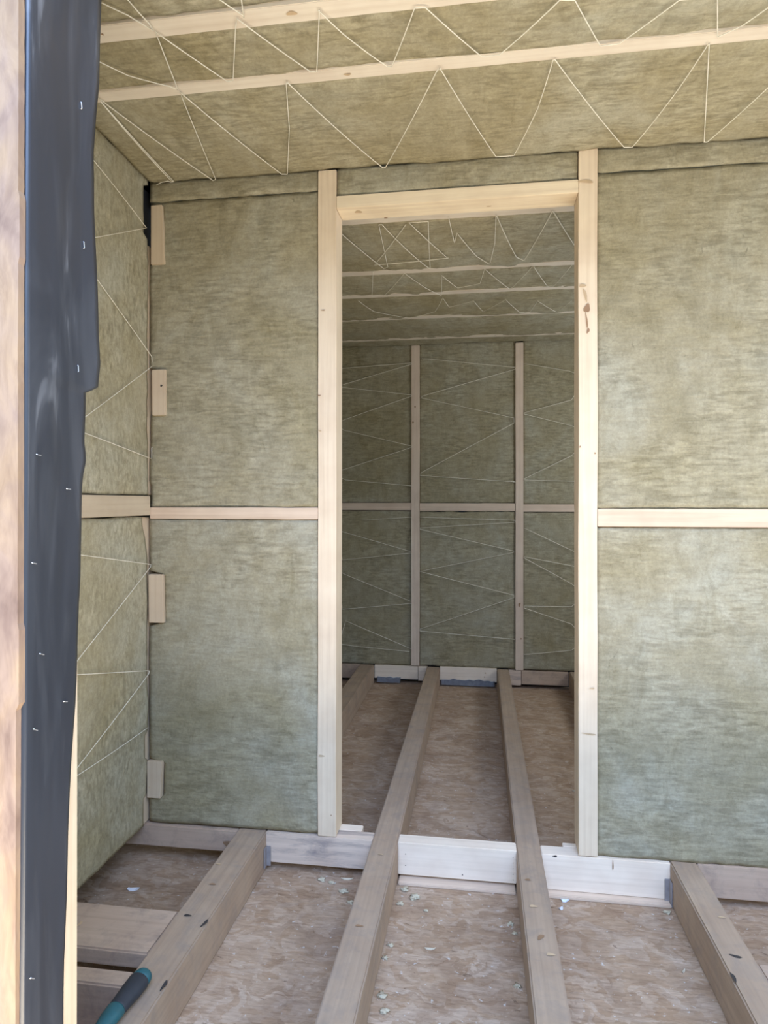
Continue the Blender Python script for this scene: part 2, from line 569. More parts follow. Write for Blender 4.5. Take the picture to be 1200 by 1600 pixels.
board('floor_joist', 0.1122, 0.1863, -0.975, 2.175, FL, 0.0, M_JOIST, 0.004, warp=0.001,
      marks=[((0.148, -0.391, 0), Z1, .006, .012, 0.6, 1), ((0.165, -0.45, 0), Z1, .010, .005, 0, 2),
             ((0.135, -0.15, 0), Z1, .008, .005, 0, 1), ((0.14, -0.27, 0), Z1, .010, .005, 0, 2)],
      label='long floor joist running through the right half of the doorway', cat='joist')
board('floor_joist', 0.5541, 0.6308, -0.975, 2.175, FL, 0.0, M_JOIST, 0.004, warp=0.001,
      marks=[((0.610, -0.247, 0), Z1, .009, .003, 0, 2), ((0.590, -0.394, 0), Z1, .013, .004, 0.3, 3),
             ((0.5585, -0.467, 0), Z1, .004, .015, 0, 3)],
      label='floor joist at the right edge, under the right insulated wall', cat='joist')
board('floor_joist', 1.02, 1.095, -0.975, 2.175, FL, 0.0, M_JOIST, 0.004,
      label='floor joist far right beyond the picture edge', cat='joist')

# ------------------------------------------------------------------ blocking between joists
BG = 'blocking boards between the joists'
board('blocking_board', -0.674, -0.3295, 0.0, 0.05, -0.095, -0.001, M_BLOCK_W, 0.002, warp=0.001,
      label='weathered grey-streaked blocking board below the left door post', cat='board', group=BG)
board('blocking_board', -0.2489, 0.1122, 0.0, 0.05, -0.100, 0.0, M_BLOCK, 0.002,
      marks=[((-0.225, 0, -0.035), Y1, .0015, .0015, 0, 3), ((-0.225, 0, -0.07), Y1, .0015, .0015, 0, 3),
             ((-0.05, 0, -0.085), Y1, .002, .002, 0, 3)] +
            [((0.102, 0, -0.02 - 0.017 * k), Y1, .0013, .0013, 0, 3) for k in range(5)],
      label='clean white blocking board in the middle of the doorway sill', cat='board', group=BG)
board('blocking_board', 0.1863, 0.5541, -0.001, 0.05, -0.108, -0.002, M_BLOCK, 0.002,
      marks=[((0.225, -0.001, -0.006), Y1, .007, .003, 0, 3), ((0.392, -0.001, -0.02), Y1, .002, .015, 0, 1)],
      label='white blocking board below the right door post with an oval hole', cat='board', group=BG)
board('blocking_board', 0.6308, 1.02, 0.004, 0.05, -0.095, 0.0, M_BLOCK_D, 0.002,
      label='brown blocking board right of the right joist', cat='board', group=BG)
board('blocking_board', XL - 0.16, -0.7675, -0.004, 0.045, -0.072, -0.002, M_BLOCK_D, 0.003, warp=0.001,
      marks=[((-0.80, -0.004, -0.045), Y1, .014, .010, 0.3, 1)],
      label='brown blocking board in the left corner with a dark knot', cat='board', group=BG)
board('blocking_board', XL - 0.16, -0.7675, -0.576, -0.414, -0.044, -0.004, M_BLOCK_D, 0.004, warp=0.001,
      marks=[((-0.99, -0.50, -0.004), Z1, .004, .010, 0, 2)],
      label='pinkish brown cross board left of the left joist, farther one', cat='board', group=BG)
board('blocking_board', XL - 0.16, -0.7675, -0.682, -0.634, -0.108, -0.004, M_BLOCK_D, 0.004,
      label='cross board left of the left joist, nearest to the doorway jamb', cat='board', group=BG)
board('blocking_board', 0.6308, 1.02, -0.570, -0.407, -0.044, -0.002, M_BLOCK_D, 0.003,
      label='cross board right of the right joist at the picture edge', cat='board', group=BG)
for x0, x1, lab in ((-0.2489, 0.1122, 'thin packing strip under the middle white blocking board'),
                    (0.1863, 0.5541, 'thin packing strip under the right white blocking board'),
                    ):
    board('packing_strip', x0 + 0.004, x1 - 0.004, -0.028, 0.05, FL, -0.1085, M_RAIL_R, 0.002, label=lab, cat='wood strip')
# plate ends that stick out behind the door posts
board('plate_offcut', -0.50, -0.373, 0.0515, 0.090, -0.04, -0.001, M_BLOCK, 0.002, label='pale plate end behind the left door post', cat='board')
board('plate_offcut', 0.2545, 0.36, 0.0515, 0.074, -0.04, -0.001, M_BLOCK, 0.002, label='pale plate end behind the right door post', cat='board')

# rear blocking
RB = 'blocking boards under the rear wall'
board('blocking_board', -0.673, -0.389, YR, YR + 0.05, -0.088, -0.004, M_BLOCK, 0.002, label='pale blocking board at rear wall foot, left bay, left piece', cat='board', group=RB)
board('blocking_board', -0.387, -0.3295, YR - 0.004, YR + 0.05, -0.094, -0.004, M_BLOCK, 0.002, label='short pale blocking piece under the left rear stud', cat='board', group=RB)
board('blocking_board', -0.2489, 0.1110, YR, YR + 0.05, -0.088, 0.0, M_BLOCK, 0.002,
      marks=[((0.04, YR, -0.03), Y1, .004, .005, 0, 2), ((0.035, YR, -0.055), Y1, .004, .005, 0, 2)],
      label='pale blocking board at rear wall foot between the two long joists', cat='board', group=RB)
board('blocking_board', 0.1863, 0.262, YR - 0.004, YR + 0.05, -0.100, -0.006, M_BLOCK_W, 0.002, label='grey blocking piece under the right rear stud', cat='board', group=RB)
board('blocking_board', 0.264, 0.553, YR, YR + 0.05, -0.092, -0.008, M_BLOCK_D, 0.002, label='brownish blocking board at rear wall foot on the right', cat='board', group=RB)
board('blocking_board', XL - 0.16, -0.7675, YR, YR + 0.05, -0.095, -0.004, M_BLOCK_D, 0.002, label='brown blocking board at rear wall foot far left', cat='board', group=RB)
for x0, x1, lab in ((-0.655, -0.50, 'blue film scrap at the foot of the left rear blocking'),
                    (-0.243, 0.10, 'blue film strip at the foot of the middle rear blocking')):
    bm = bmesh.new()
    n = 26
    top, bot = [], []
    for i in range(n + 1):
        x = x0 + (x1 - x0) * i / n
        hz = 0.012 + 0.012 * noise.noise(Vector((x * 30, 1.7, 0)))
        yy = YR - 0.007 + 0.002 * noise.noise(Vector((x * 40, 5, 0)))
        top.append(bm.verts.new((x, yy, FL + 0.03 + hz)))
        bot.append(bm.verts.new((x, yy - 0.020, FL + 0.010)))
    for i in range(n):
        bm.faces.new((bot[i], bot[i + 1], top[i + 1], top[i]))
    bmesh.ops.solidify(bm, geom=list(bm.faces), thickness=0.0015)
    tag(link('film_scrap', bm, M_FILM, smooth=True), lab, 'plastic film')

# ------------------------------------------------------------------ partition frame
board('door_post', -0.5035, -0.445, -0.002, 0.088, 0.001, 2.103, M_STUD, 0.0015, warp=0.0015,
      marks=[((-0.492, -0.002, 0.255), Y1, .010, .003, 0, 2), ((-0.499, -0.002, 1.391), Y1, .005, .002, 0, 1),
             ((-0.487, -0.002, 1.66), Y1, .007, .0015, 0, 1), ((-0.497, -0.002, 1.28), Y1, .006, .002, .3, 2),
             ((-0.46, -0.002, 0.07), Y1, .002, .002, 0, 1)],
      label='pale timber post on the left side of the doorway', cat='stud')
board('door_post', 0.294, 0.3485, -0.002, 0.088, 0.001, 2.108, M_STUD, 0.0015, warp=0.0015,
      marks=[((0.318, -0.002, 1.632), Y1, .009, .013, 0.3, 1), ((0.313, -0.002, 1.672), Y1, .004, .020, -.25, 2),
             ((0.317, -0.002, 1.595), Y1, .0025, .024, -.12, 1), ((0.321, -0.002, 1.565), Y1, .004, .008, .3, 1),
             ((0.324, -0.002, 0.366), Y1, .020, .0022, .08, 2), ((0.333, -0.002, 0.502), Y1, .007, .002, 0, 2),
             ((0.305, -0.002, 1.70), Y1, .010, .005, 0, 2), ((0.315, -0.002, 2.01), Y1, .022, .005, .1, 2),
             ((0.298, -0.002, 1.22), Y1, .002, .003, 0, 1), ((0.341, -0.002, 1.2), Y1, .002, .003, 0, 1)],
      label='pale timber post on the right side of the doorway, dark S-shaped knot', cat='stud')
board('door_header', -0.4445, 0.2935, -0.003, 0.088, 1.979, 2.0185, M_HEADER, 0.0015,
      marks=[((-0.38, 0.03, 1.979), (0, 0, -1), .012, .010, 0, 2), ((-0.30, 0.086, 1.979), (0, 0, -1), .006, .004, 0, 1),
             ((0.03, 0.05, 1.979), (0, 0, -1), .008, .003, 0, 2)],
      label='timber header across the top of the doorway', cat='beam')
board('rail', XL, -0.504, -0.001, 0.045, 0.9995, 1.037, M_RAIL, 0.0015, warp=0.001,
      label='narrow horizontal rail between the left corner and the left door post', cat='rail')
board('rail', 0.349, XR, -0.002, 0.045, 0.982, 1.0345, M_RAIL, 0.0015,
      label='horizontal rail right of the doorway with curved grain', cat='rail')
board('rail', XL - 0.06, XL + 0.003, YF, -0.003, 1.0112, 1.0745, M_RAIL_Y, 0.0015,
      label='horizontal rail on the left wall', cat='rail')
board('corner_stud', XL - 0.075, XL - 0.012, -0.045, 0.055, 0.002, 1.005, M_CLEAT, 0.002, label='lower corner stud showing beside the left wall insulation', cat='stud')
board('corner_stud', XL - 0.075, XL - 0.008, -0.002, 0.055, 1.078, 1.90, M_CLEAT, 0.002, label='upper corner stud showing beside the left wall insulation', cat='stud')
board('membrane_scrap', XL - 0.040, XL - 0.036, -0.075, 0.075, 1.905, 2.10, M_MEMB, 0.0005, label='dark membrane showing in the gap of the upper left corner', cat='membrane')
# small wooden cleats in the corner, tapering like offcuts
def cleat(x0, x1, z0, z1, tx, bx, label, marks=(), skew=0.0):
    c = Vector(((x0 + x1) / 2, 0.0, (z0 + z1) / 2))
    bm = bmesh.new()
    box_bm(bm, x0 - c.x, x1 - c.x, -0.006, 0.04, z0 - c.z, z1 - c.z, 0.0015)
    h = (z1 - z0) / 2
    for v_ in bm.verts:
        t = v_.co.z / h
        if v_.co.x > 0:
            v_.co.x += tx if t > 0 else bx
        v_.co.x += skew * t
    for mk in marks:
        disc(bm, Vector(mk[0]) - c, Y1, mk[1], mk[2], 0, mk[3], 0.0066)
    tag(link('cleat', bm, [M_CLEAT, M_KNOT, M_KNOT_SOFT, M_DARK], loc=c), label, 'wood block', 'cleats in the left corner')
cleat(-1.0655, -1.020, 1.834, 2.028, -0.008, 0.002, 'topmost wooden cleat in the left corner, near the ceiling')
cleat(-1.061, -1.0133, 1.3384, 1.4887, 0, -0.002, 'second wooden cleat from the top, with a round nail hole', [((-1.028, 0, 1.435), .004, .004, 3)], -0.001)
cleat(-1.072, -1.0215, 0.6593, 0.8177, -0.001, 0.001, 'third wooden cleat from the top, just below the rail', skew=-0.001)
cleat(-1.077, -1.0245, 0.0853, 0.2055, 0.0, -0.006, 'lowest wooden cleat in the left corner, near the floor', [((-1.068, 0, 0.12), .003, .003, 2)])

# ------------------------------------------------------------------ partition insulation
X_, Y_, Z_ = (1, 0, 0), (0, 1, 0), (0, 0, 1)
PO = (0, 0, 0)
def pb(x0, x1, z0, z1, label, **k):
    batt('insulation_batt', PO, X_, Z_, (0, -1, 0), x0, x1, z0, z1, M_WOOL_W, label, thick=0.085, **k)
def nl(u, v):
    e = 0.0
    if 1.84 < v < 2.03: e = 0.046
    if 1.34 < v < 1.49: e = 0.052
    if 1.20 < v < 1.34: e = 0.004
    if 1.05 < v < 1.12: e = 0.006
    return e, 0
def nl2(u, v):
    e = 0.0
    if 0.655 < v < 0.822: e = 0.052
    if 0.08 < v < 0.208: e = 0.052
    return e, 0
pb(XL - 0.004, -0.506, 2.044, 2.112, 'thin insulation strip above the left panel, under the ceiling', edge=(.004, .002, .006, .006), amp=.008)
pb(XL - 0.004, -0.506, 1.038, 2.0395, 'upper insulation panel between the left corner and the doorway', notch=nl, edge=(.002, .002, .002, .004), amp=.009)
pb(XL - 0.004, -0.506, 0.004, 0.998, 'lower insulation panel between the left corner and the doorway', notch=nl2, edge=(.002, .002, .003, .002), amp=.009)
pb(-0.443, 0.292, 2.020, 2.112, 'insulation strip above the doorway header', edge=(.001, .001, .004, .004), amp=.010, proud=.002)
pb(0.3495, XR, 2.038, 2.112, 'thin insulation strip above the right panel, under the ceiling', edge=(.004, .002, .006, .006), amp=.010)
pb(0.3495, XR, 1.036, 2.0335, 'upper insulation panel right of the doorway', edge=(.002, .002, .002, .003), amp=.009)
pb(0.3495, XR, 0.0, 0.980, 'lower insulation panel right of the doorway', edge=(.002, .002, .006, .002), amp=.010)

# ------------------------------------------------------------------ left wall insulation
LO = (XL, 0, 0)
def lb(y0, y1, z0, z1, label, **k):
    batt('insulation_batt', LO, Y_, Z_, X_, y0, y1, z0, z1, M_WOOL_L, label, thick=0.075, **k)
def ll_up(u, v):
    e = 0.001
    if 1.93 < v < 2.09: e = -0.026
    if 1.50 < v < 1.83: e = -0.007 * math.sin((v - 1.50) / 0.33 * math.pi)
    return 0, e
def ll_lo(u, v):
    e = 0.001
    if 0.80 < v: e = -0.040 * max(0, (v - 0.86) / 0.15)
    if 0.22 < v < 0.30: e = -0.014
    if v < 0.09: e = -0.02
    return 0, e
lb(YF, -0.002, 1.078, 2.125, 'upper insulation panel on the left wall', notch=ll_up, edge=(.002, .004, .003, .008), amp=.010)
lb(YF, -0.002, 0.002, 1.008, 'lower insulation panel on the left wall', notch=ll_lo, edge=(.002, .004, .003, .005), amp=.009)
lb(0.092, YR - 0.002, 0.002, 2.105, 'insulation on the left wall of the rear room', res=0.03, amp=.010)

# ------------------------------------------------------------------ rear wall
RO = (0, YR + 0.004, 0)
def rb(x0, x1, z0, z1, label, **k):
    batt('insulation_batt', RO, X_, Z_, (0, -1, 0), x0, x1, z0, z1, M_WOOL_W, label, thick=0.07, amp=.010, **k)
rb(XL + .004, -0.434, 1.052, 2.080, 'upper rear wall insulation left of the left rear stud')
rb(XL + .004, -0.434, 0.0, 1.001, 'lower rear wall insulation left of the left rear stud')
rb(-0.379, 0.226, 1.050, 2.080, 'upper rear wall insulation between the two rear studs')
def rn(u, v):
    return 0, 0
rb(-0.379, 0.226, 0.002, 0.994, 'lower rear wall insulation between the two rear studs', edge=(.002, .002, .002, .008))
rb(0.277, XR, 1.042, 2.080, 'upper rear wall insulation right of the right rear stud')
rb(0.277, XR, 0.0, 0.992, 'lower rear wall insulation right of the right rear stud')
board('wall_stud', -0.433, -0.380, YR - 0.002, YR + 0.06, 0.0, 2.066, M_STUD_R, 0.0015, warp=0.002,
      marks=[((-0.408, YR - .002, 1.668), Y1, .005, .006, 0, 1), ((-0.421, YR - .002, 1.569), Y1, .005, .007, 0, 1)],
      label='left of the two studs on the rear wall, seen through the doorway', cat='stud')
board('wall_stud', 0.227, 0.276, YR - 0.002, YR + 0.06, -0.004, 2.062, M_STUD_R, 0.0015, warp=0.002,
      marks=[((0.252, YR - .002, 0.41), Y1, .006, .013, .2, 1), ((0.262, YR - .002, 0.195), Y1, .004, .006, 0, 1)],
      label='right of the two studs on the rear wall, seen through the doorway', cat='stud')
board('rail', XL, -0.434, YR - 0.001, YR + 0.05, 1.003, 1.050, M_RAIL_R, 0.0015, label='rear wall rail left of the left rear stud', cat='rail')
board('rail', -0.379, 0.226, YR - 0.001, YR + 0.05, 0.999, 1.048, M_RAIL_R, 0.0015, warp=.002, label='rear wall rail between the two rear studs', cat='rail')
board('rail', 0.277, XR, YR - 0.001, YR + 0.05, 0.9945, 1.041, M_RAIL_R, 0.0015, label='rear wall rail right of the right rear stud', cat='rail')

# ------------------------------------------------------------------ ceiling battens and insulation
def cbatten(y0, y1, x0, x1, label, drop=0.0, th=0.03, marks=()):
    ym = (y0 + y1) / 2
    z = cz(ym) + drop
    board('ceiling_batten', x0, x1, y0, y1, z, z + th, M_BATTEN, 0.0015, warp=0.0012, marks=marks, label=label, cat='batten')
DN = (0, 0, -1)
cbatten(-0.672, -0.620, XL, XR, 'ceiling batten nearest to the viewer', 0.0,
        marks=[((-0.84, -0.65, cz(-.65)), DN, .003, .003, 0, 1), ((-0.40, -0.650, cz(-.65)), DN, .012, .006, 0, 2)])
cbatten(-0.462, -0.420, XL, XR, 'ceiling batten between the nearest batten and the doorway wall', 0.0,
        marks=[((-0.32, -0.44, cz(-.44)), DN, .009, .004, 0, 2)])
cbatten(0.345, 0.392, XL, XR, 'first ceiling batten of the rear room, just behind the header')
cbatten(0.862, 0.915, XL, XR, 'second ceiling batten of the rear room, thickest one in view')
cbatten(1.172, 1.222, XL, XR, 'third ceiling batten of the rear room, partly covered by wool')
cbatten(1.560, 1.612, XL, XR, 'fourth ceiling batten of the rear room')
cbatten(1.990, 2.046, XL, XR, 'last ceiling batten before the rear wall')


def cb(y0, y1, label, e0=.003, e1=.003, res=.014, proud=0.0, amp=.012, bul=None, xs=(XL + .002, XR)):
    # plane tilted with the ceiling; V runs with depth
    Vv = Vector((0, 1, -SL)).normalized()
    batt('insulation_batt', (0, 0, H), X_, Vv, Vector((0, -SL, -1)).normalized(), xs[0], xs[1], y0, y1, M_WOOL_C, label,
         thick=0.075, amp=amp, edge=(.002, .002, e0, e1), res=res, proud=proud, curl=.0025, bulge=bul)
cb(YF, -0.676, 'ceiling insulation nearest to the viewer', proud=.004)
cb(-0.622, -0.455, 'ceiling insulation between the two nearest battens', e0=.004, e1=.010, proud=.003)
cb(-0.421, -0.001, 'ceiling insulation in front of the doorway wall', e0=.002, e1=.003, proud=.006)
cb(0.092, 0.350, 'rear room ceiling insulation just behind the header', xs=(XL + .002, XR))
cb(0.390, 0.872, 'rear room ceiling insulation between first and second batten', e0=.003, e1=.022, proud=.007)
cb(0.908, 1.188, 'rear room ceiling insulation between second and third batten', e0=.010, e1=.026, proud=.007)
cb(1.218, 1.588, 'rear room ceiling insulation between third and fourth batten', e0=.010, e1=.016, proud=.007)
cb(1.612, 2.020, 'rear room ceiling insulation between fourth and last batten', e0=.010, e1=.016, proud=.007)
cb(2.040, YR + 0.002, 'narrow ceiling insulation strip against the rear wall', e0=.008, e1=.004, proud=.005)

# ------------------------------------------------------------------ twine
TWINE_c_a = [(-1.0437, -0.0119, 2.0902), (-1.0191, -0.0252, 2.0904), (-0.9947, -0.0300, 2.0905), (-0.9821, -0.0200, 2.0903), (-0.9735, -0.4622, 2.0971), (-0.9760, -0.0233, 2.0904), (-0.9824, -0.0283, 2.0904), (-0.9732, -0.4570, 2.0970), (-0.8476, -0.0135, 2.0902), (-0.8361, -0.0200, 2.0903), (-0.7530, -0.4465, 2.0969), (-0.6170, -0.0213, 2.0903), (-0.5990, -0.0188, 2.0903), (-0.5218, -0.2575, 2.0940), (-0.4752, -0.4422, 2.0968), (-0.4713, -0.4441, 2.0968), (-0.2952, -0.0147, 2.0902), (-0.2874, -0.0136, 2.0902), (-0.1002, -0.4366, 2.0967), (-0.0935, -0.4448, 2.0968), (0.0503, -0.0286, 2.0904), (0.1031, -0.0283, 2.0904), (0.1531, -0.2494, 2.0938), (0.1724, -0.4340, 2.0967), (0.1766, -0.4356, 2.0967), (0.4185, -0.0288, 2.0904), (0.4425, -0.0254, 2.0904), (0.4918, -0.2550, 2.0939), (0.5158, -0.4364, 2.0967), (0.5173, -0.4403, 2.0968), (0.6402, -0.0241, 2.0904), (0.6493, -0.0229, 2.0904), (0.7169, -0.2562, 2.0939), (0.7583, -0.3597, 2.0955)]
TWINE_c_b = [(-0.9047, -0.5976, 2.0992), (-0.8501, -0.5241, 2.0981), (-0.7683, -0.4713, 2.0972), (-0.7533, -0.4567, 2.0970), (-0.7122, -0.6507, 2.1000), (-0.6177, -0.4697, 2.0972), (-0.6026, -0.4700, 2.0972), (-0.5302, -0.6404, 2.0998), (-0.5185, -0.6632, 2.1002), (-0.4044, -0.4751, 2.0973), (-0.3890, -0.4729, 2.0973), (-0.3360, -0.6609, 2.1002), (-0.3387, -0.6612, 2.1002), (-0.3003, -0.5864, 2.0990), (-0.2176, -0.4670, 2.0972), (-0.2070, -0.4655, 2.0972), (-0.1346, -0.6393, 2.0998), (-0.1119, -0.6361, 2.0998), (0.0051, -0.4708, 2.0972), (0.0465, -0.4693, 2.0972), (0.1666, -0.6174, 2.0995), (0.1969, -0.6131, 2.0994), (0.2743, -0.4665, 2.0972), (0.3160, -0.4688, 2.0972), (0.4128, -0.5824, 2.0990), (0.4874, -0.5803, 2.0989), (0.5287, -0.4588, 2.0971), (0.5702, -0.4879, 2.0975), (0.6034, -0.5344, 2.0982), (0.6350, -0.5760, 2.0989)]
TWINE_c_c = [(-0.7907, -0.7535, 2.1016), (-0.7470, -0.7048, 2.1008), (-0.7145, -0.6550, 2.1001), (-0.7144, -0.6779, 2.1004), (-0.7246, -0.7441, 2.1014), (-0.7269, -0.7648, 2.1018), (-0.5458, -0.7357, 2.1013), (-0.5016, -0.6699, 2.1003), (-0.5021, -0.6645, 2.1002), (-0.4869, -0.7239, 2.1011)]
TWINE_l_up = [(-1.0666, -0.4021, 2.0309), (-1.0666, -0.3440, 2.0134), (-1.0666, -0.0353, 1.9437), (-1.0666, -0.0312, 1.9434), (-1.0666, -0.3495, 1.7808), (-1.0666, -0.4015, 1.7308), (-1.0666, -0.3282, 1.6928), (-1.0666, 0.0032, 1.5338), (-1.0666, 0.0075, 1.5030), (-1.0666, -0.3690, 1.2838), (-1.0666, -0.4005, 1.2678), (-1.0666, -0.4004, 1.2489), (-1.0666, -0.3689, 1.2437), (-1.0666, 0.0040, 1.1966), (-1.0666, 0.0039, 1.2324), (-1.0666, 0.0383, 1.2610)]
TWINE_l_lo = [(-1.0666, -0.4219, 0.9179), (-1.0666, -0.3855, 0.9116), (-1.0666, 0.0005, 0.8493), (-1.0666, -0.0037, 0.8413), (-1.0666, -0.3877, 0.6339), (-1.0666, -0.4212, 0.6131), (-1.0666, -0.4267, 0.5993), (-1.0666, -0.3905, 0.5898), (-1.0666, -0.0113, 0.5033), (-1.0666, -0.0113, 0.4950), (-1.0666, -0.3928, 0.3428), (-1.0666, -0.4206, 0.3319), (-1.0666, -0.3927, 0.3204), (-1.0666, -0.0151, 0.3207)]
TWINE_r_ul = [(-0.9495, 2.1753, 1.9221), (-0.8554, 2.1753, 1.9320), (-0.4307, 2.1753, 1.9526), (-0.4307, 2.1753, 1.9443), (-0.8938, 2.1753, 1.8199), (-0.9409, 2.1753, 1.8127), (-0.8938, 2.1753, 1.8073), (-0.4307, 2.1753, 1.7462), (-0.4307, 2.1753, 1.7380), (-0.8637, 2.1753, 1.5971), (-0.9279, 2.1753, 1.5689), (-0.8765, 2.1753, 1.5262), (-0.4306, 2.1753, 1.4161), (-0.4305, 2.1753, 1.4078), (-0.8935, 2.1753, 1.2624), (-0.9406, 2.1753, 1.2375), (-0.8635, 2.1753, 1.1994), (-0.4305, 2.1753, 1.1603)]
TWINE_r_um = [(-0.3646, 2.1753, 1.9794), (0.2256, 2.1753, 1.9044), (0.2256, 2.1753, 1.8923), (-0.3645, 2.1753, 1.7364), (-0.3645, 2.1753, 1.7241), (0.2177, 2.1753, 1.5858), (0.2177, 2.1753, 1.5536), (-0.3644, 2.1753, 1.2465), (-0.3767, 2.1753, 1.2260), (0.2256, 2.1753, 1.1824)]
TWINE_r_ur = [(0.2809, 2.1753, 1.9270), (0.5583, 2.1753, 1.8707), (0.6546, 2.1753, 1.8282), (0.5698, 2.1753, 1.6910), (0.2809, 2.1753, 1.6169), (0.2809, 2.1753, 1.6088), (0.5698, 2.1753, 1.5316), (0.6929, 2.1753, 1.4701), (0.5698, 2.1753, 1.3443), (0.2809, 2.1753, 1.2023), (0.2809, 2.1753, 1.1942), (0.5698, 2.1753, 1.1850), (0.6737, 2.1753, 1.1806)]
TWINE_r_ll = [(-0.7571, 2.1753, 0.9361), (-0.4304, 2.1753, 0.9582), (-0.4303, 2.1753, 0.7355), (-0.7783, 2.1753, 0.8317), (-0.9275, 2.1753, 0.8725), (-0.8846, 2.1753, 0.6759), (-0.4303, 2.1753, 0.7273), (-0.4302, 2.1753, 0.4139), (-0.8632, 2.1753, 0.5800), (-0.9273, 2.1753, 0.6125), (-0.8844, 2.1753, 0.3536), (-0.4302, 2.1753, 0.4016), (-0.4301, 2.1753, 0.1090), (-0.8630, 2.1753, 0.2788), (-0.9057, 2.1753, 0.1269), (-0.8204, 2.1753, 0.1170), (-0.4425, 2.1753, 0.0921)]
TWINE_r_lm = [(-0.3766, 2.1753, 0.9584), (0.2256, 2.1753, 0.9405), (0.2256, 2.1753, 0.9284), (-0.3766, 2.1753, 0.8884), (-0.3766, 2.1753, 0.8802), (0.2177, 2.1753, 0.7469), (0.2177, 2.1753, 0.7388), (-0.2778, 2.1753, 0.6306), (-0.3765, 2.1753, 0.6085), (0.2177, 2.1753, 0.4687), (0.2177, 2.1753, 0.4526), (-0.3764, 2.1753, 0.2382), (-0.3764, 2.1753, 0.2259), (0.2256, 2.1753, 0.1909)]
TWINE_r_lr = [(0.2809, 2.1753, 0.8924), (0.4806, 2.1753, 0.7978), (0.5967, 2.1753, 0.7432), (0.6544, 2.1753, 0.6366), (0.5697, 2.1753, 0.6592), (0.2809, 2.1753, 0.7114), (0.2809, 2.1753, 0.7033), (0.5697, 2.1753, 0.5478), (0.6544, 2.1753, 0.4779), (0.5696, 2.1753, 0.4044), (0.2809, 2.1753, 0.4017), (0.2809, 2.1753, 0.3896), (0.5696, 2.1753, 0.2970), (0.6543, 2.1753, 0.2001), (0.5696, 2.1753, 0.1338), (0.2809, 2.1753, 0.0961)]
TWINE_rc_a = [(-0.5244, 0.4200, 2.0815), (-0.4819, 0.5780, 2.0791), (-0.4115, 0.8116, 2.0755), (-0.3918, 0.7917, 2.0758), (-0.3794, 0.5730, 2.0792), (-0.3671, 0.3749, 2.0822), (-0.3554, 0.3766, 2.0822), (-0.3096, 0.5513, 2.0795), (-0.2169, 0.8310, 2.0752), (-0.2113, 0.8317, 2.0752), (-0.1968, 0.5670, 2.0793), (-0.1844, 0.3736, 2.0823), (-0.2551, 0.3744, 2.0822), (-0.1312, 0.7271, 2.0768), (-0.1259, 0.7278, 2.0768), (-0.4461, 0.7620, 2.0763), (-0.2685, 0.3887, 2.0820)]
TWINE_rc_b = [(-0.1087, 0.3527, 2.0826), (-0.0965, 0.5810, 2.0791), (-0.0833, 0.4872, 2.0805), (-0.0118, 0.7230, 2.0769), (0.0448, 0.8227, 2.0753), (0.0613, 0.6029, 2.0787), (0.0602, 0.3609, 2.0825), (0.0625, 0.3612, 2.0824), (0.1546, 0.7598, 2.0763), (0.1886, 0.7995, 2.0757), (0.2562, 0.3531, 2.0826), (0.2584, 0.3534, 2.0826), (0.3700, 0.6521, 2.0780), (0.4463, 0.8423, 2.0750)]
TWINE_rc_c = [(-0.4648, 0.8426, 2.0750), (-0.5234, 1.1637, 2.0701), (-0.4626, 1.1625, 2.0701), (-0.3288, 0.8771, 2.0745), (-0.2511, 1.0806, 2.0714), (-0.1821, 1.2010, 2.0695), (-0.1664, 0.9233, 2.0738), (-0.1007, 1.1013, 2.0711), (0.0044, 1.0545, 2.0718), (0.0235, 0.8718, 2.0746), (0.1465, 1.1533, 2.0703), (0.2307, 0.8631, 2.0747), (0.2685, 0.9834, 2.0729), (0.3171, 1.1324, 2.0706), (0.3468, 1.1365, 2.0705), (0.3944, 0.8858, 2.0744)]
TWINE_rc_d = [(-0.6016, 1.2219, 2.0692), (-0.5501, 1.4091, 2.0663), (-0.3769, 1.5481, 2.0642), (-0.2303, 1.4529, 2.0657), (-0.1774, 1.2307, 2.0691), (-0.1529, 1.3871, 2.0667), (-0.0271, 1.3008, 2.0680), (0.0219, 1.4874, 2.0651), (0.1314, 1.3026, 2.0680), (0.2139, 1.5249, 2.0645), (0.2678, 1.5322, 2.0644), (0.2914, 1.3445, 2.0673), (0.4091, 1.5516, 2.0641), (0.4600, 1.3677, 2.0670)]
twine(TWINE_c_a, .0013, (0, 0, -1), 'white twine zigzag on the ceiling next to the doorway wall', 0.05)
twine(TWINE_c_b, .0013, (0, 0, -1), 'white twine zigzag on the ceiling between the two nearest battens', 0.05)
twine(TWINE_c_c, .0013, (0, 0, -1), 'white twine on the ceiling beyond the nearest batten', 0.05)
twine(TWINE_l_up, .0012, X_, 'white twine zigzag on the left wall above the rail', 0.03)
twine(TWINE_l_lo, .0012, X_, 'white twine zigzag on the left wall below the rail', 0.03)
twine(TWINE_r_ul, .0016, (0, -1, 0), 'twine on the rear wall, upper left bay', 0.02)
twine(TWINE_r_um, .0016, (0, -1, 0), 'twine on the rear wall, upper middle bay', 0.02)
twine(TWINE_r_ur, .0016, (0, -1, 0), 'twine on the rear wall, upper right bay', 0.02)
twine(TWINE_r_ll, .0016, (0, -1, 0), 'twine on the rear wall, lower left bay', 0.02)
twine(TWINE_r_lm, .0016, (0, -1, 0), 'twine on the rear wall, lower middle bay', 0.02)
twine(TWINE_r_lr, .0016, (0, -1, 0), 'twine on the rear wall, lower right bay', 0.02)
twine(TWINE_rc_a, .0015, (0, 0, -1), 'twine crossing itself on the rear room ceiling behind the header, left half', 0.05)
twine(TWINE_rc_b, .0015, (0, 0, -1), 'twine zigzag on the rear room ceiling behind the header, right half', 0.05)
